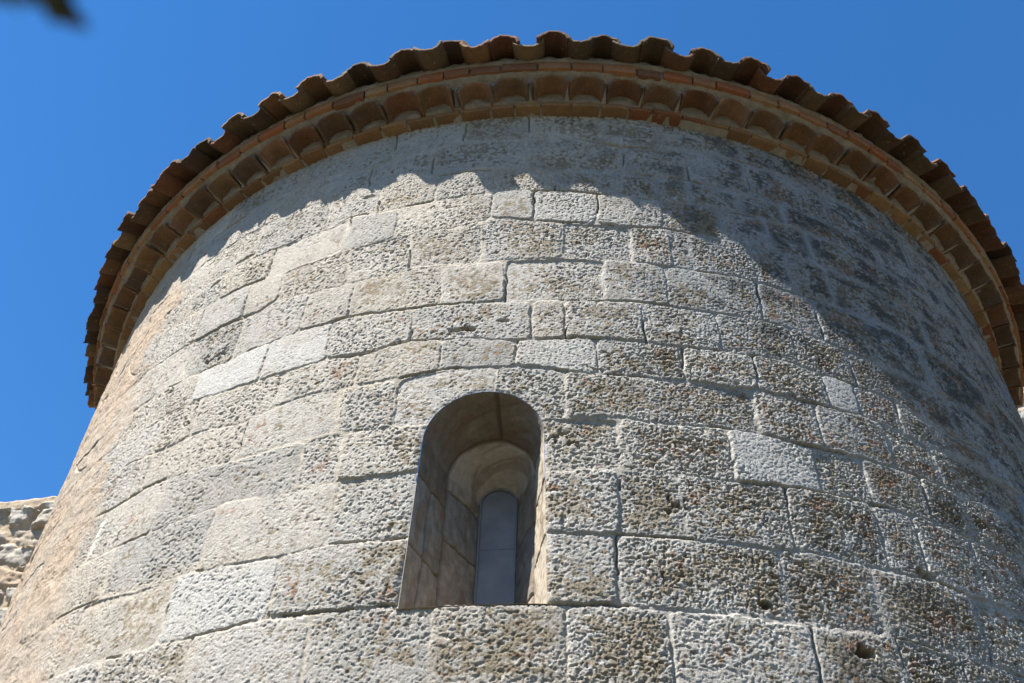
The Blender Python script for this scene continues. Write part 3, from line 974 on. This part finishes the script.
YW = 0.5
rubble("rubble_wall", "low wall of grey rubble stones in sandy mortar, left of the apse", -8.0, -2.75, -5.4, -2.75, 4.3, YW,
       lambda x: ZG + 4.84 + (x + 3.84) * 0.16 + 0.03 * perlin(x * 2.5, x * 0 + 3.3, 5) + 0.012 * perlin(x * 14, x * 0, 6), 400,
       ((0.35, 0.315, 0.265), (0.34, 0.32, 0.29), (0.33, 0.23, 0.15), (0.35, 0.285, 0.21)), (0.30, 0.17), 0.09)
rubble("masonry_wall", "sunlit pale masonry wall behind the right end of the eave", 2.75, 8.0, 2.75, 5.2, 5.6, YW,
       lambda x: ZG + 6.32 + 0.0 * x + 0.02 * perlin(x * 3, x * 0, 7), 500,
       ((0.38, 0.345, 0.29), (0.345, 0.335, 0.315), (0.335, 0.245, 0.17), (0.40, 0.345, 0.27)), (0.42, 0.26), 0.05)

nb = bmesh.new()
box_bm(nb, -2.7, 2.7, 0.9, 9.0, -0.2, ZG + 5.35)
bmesh.ops.bevel(nb, geom=list(nb.edges), offset=0.02, segments=2, affect='EDGES')
cb = bm_mesh("nave_wall", nb)
at = cb.color_attributes.new("Col", 'FLOAT_COLOR', 'POINT')
at.data.foreach_set("color", np.tile(np.array([0.44, 0.40, 0.34, 1], np.float32), len(cb.vertices)))
link("nave_wall", cb, M_RUBBLE, apse)

# ------------------------------------------------------------------ the tree whose twig hangs into the picture
tree = empty("olive_tree", (-1.7, -7.4, 0))
tag(tree, "dark leafy tree whose blurred twig hangs into the upper left corner", "tree")
m_bark, nt, b = new_mat("bark", 0.95, 0.1)
n1 = noise(nt, 22, 6, 0.7)
rb = ramp(nt, n1.outputs["Fac"], [(0.3, (0.05, 0.04, 0.03)), (0.7, (0.15, 0.125, 0.10))])
nt.links.new(rb.outputs[0], b.inputs["Base Color"])
bump(nt, b, n1.outputs["Fac"], 0.8, 0.02)
m_leaf, nt, b = new_mat("olive_leaf", 0.6, 0.3)
gi = node(nt, "ShaderNodeNewGeometry")
rl = ramp(nt, gi.outputs["Random Per Island"], [(0.0, (0.025, 0.035, 0.016)), (0.6, (0.045, 0.06, 0.026)), (1.0, (0.075, 0.09, 0.05))])
nt.links.new(rl.outputs[0], b.inputs["Base Color"])
TL = Vector(tree.location)


def pix(px, py, dist):
    d = F * f_px + cx * (px - 512) - cy * (py - 341.5)
    return EYE + d.normalized() * dist


def tube(bm, pts, r0, r1, n=9):
    rings = []
    L = len(pts)
    for i, p in enumerate(pts):
        t = (pts[min(i + 1, L - 1)] - pts[max(i - 1, 0)]).normalized()
        a = t.orthogonal().normalized()
        c_ = t.cross(a)
        rad = r0 + (r1 - r0) * i / (L - 1)
        rings.append([bm.verts.new(p + (a * math.cos(2 * math.pi * k / n) + c_ * math.sin(2 * math.pi * k / n)) * rad * random.uniform(.93, 1.07)) for k in range(n)])
    for A, B_ in zip(rings, rings[1:]):
        for k in range(n):
            bm.faces.new((A[k], A[(k + 1) % n], B_[(k + 1) % n], B_[k]))
    bm.faces.new(rings[-1])
    bm.faces.new(rings[0][::-1])


def path(p0, p1, n, wob, sag=0.0):
    out = []
    for i in range(n + 1):
        t = i / n
        w = math.sin(math.pi * t)
        out.append(p0.lerp(p1, t) + Vector((random.uniform(-1, 1), random.uniform(-1, 1), random.uniform(-1, 1))) * wob * w + Vector((0, 0, sag * w)))
    return out


def leaf(bm, p, d, ln, wd):
    d = d.normalized()
    s = d.cross(Vector((random.uniform(-1, 1), random.uniform(-1, 1), random.uniform(-1, 1)))).normalized()
    nrm = d.cross(s)
    a, bq, c_, e = p, p + d * ln * .45 + s * wd - nrm * wd * .3, p + d * ln, p + d * ln * .45 - s * wd - nrm * wd * .3
    mid = p + d * ln * .5
    V = [bm.verts.new(q) for q in (a, bq, c_, e, mid)]
    bm.faces.new((V[0], V[1], V[4]))
    bm.faces.new((V[1], V[2], V[4]))
    bm.faces.new((V[2], V[3], V[4]))
    bm.faces.new((V[3], V[0], V[4]))


Z0 = Vector((0, 0, 0))
top_tr = Vector((-1.45, -7.2, 1.75)) - TL
bm = bmesh.new()
tube(bm, path(Z0, top_tr, 8, 0.05), 0.17, 0.10, 14)
link("trunk", bm_mesh("trunk", bm, True), m_bark, tree)
lf = bmesh.new()
tips = [(-2.6, -8.0, 3.4), (-1.0, -8.4, 3.6), (-2.7, -7.0, 3.3), (-1.6, -7.7, 4.0), (-1.3, -6.55, 3.05)]
for tp in tips:
    tp = Vector(tp) - TL
    bm = bmesh.new()
    P = path(top_tr, tp, 10, 0.06, 0.12)
    tube(bm, P, 0.075, 0.018)
    for k in range(9):
        b0_ = P[random.randint(3, 10)]
        e_ = b0_ + Vector((random.uniform(-1, 1), random.uniform(-1, 1), random.uniform(-.3, .8))).normalized() * random.uniform(.35, .75)
        Q = path(b0_, e_, 6, 0.03, 0.03)
        tube(bm, Q, 0.012, 0.003, 5)
        for q in range(95):
            i = random.randint(1, 5)
            pp = Q[i].lerp(Q[i + 1], random.random()) + Vector((random.gauss(0, .07), random.gauss(0, .07), random.gauss(0, .07)))
            if (pp + TL - EYE).length < 1.0 and (pp + TL - EYE).normalized().dot(F) > 0.3:
                continue
            leaf(lf, pp, Vector((random.gauss(0, 1), random.gauss(0, 1), random.gauss(0, .8))), random.uniform(.04, .065), random.uniform(.006, .009))
    link("branch", bm_mesh("branch", bm, True), m_bark, tree)
# the twig that reaches in front of the lens
bm = bmesh.new()
t0 = Vector(tips[4]) - TL
t1, t2, t3, t4 = pix(-200, -260, .5) - TL, pix(-20, -85, .33) - TL, pix(42, -10, .295) - TL, pix(84, 26, .29) - TL
Q = path(t0, t1, 8, 0.02, 0.05) + [t1.lerp(t2, .5), t2, t2.lerp(t3, .5), t3, t4]
tube(bm, Q, 0.009, 0.0016, 7)
link("branch", bm_mesh("branch", bm, True), m_bark, tree)
tw = [t1, t1.lerp(t2, .5), t2, t2.lerp(t3, .5), t3, t4]
rl_ = random.Random(8)
for q in range(60):
    i = rl_.randint(0, 1)
    pp = tw[i].lerp(tw[i + 1], rl_.random()) + Vector((rl_.gauss(0, .008), rl_.gauss(0, .008), rl_.gauss(0, .008)))
    leaf(lf, pp, (tw[i + 1] - tw[i]).normalized() + Vector((rl_.gauss(0, .5), rl_.gauss(0, .5), rl_.gauss(0, .5))), rl_.uniform(.025, .04), .004)
for (pa, pb) in (((16, -24), (68, 16)), ((32, -14), (78, 22)), ((42, -8), (90, 31)), ((48, -16), (86, 26)), ((36, -10), (82, 28)), ((10, -30), (42, 9)), ((-30, -26), (12, 6)), ((-6, -34), (30, 7)), ((54, -32), (72, 0))):
    a_, b_ = pix(*pa, .295) - TL, pix(*pb, .29) - TL
    leaf(lf, a_, b_ - a_, (b_ - a_).length, 0.0044)
link("foliage", bm_mesh("foliage", lf), m_leaf, tree)
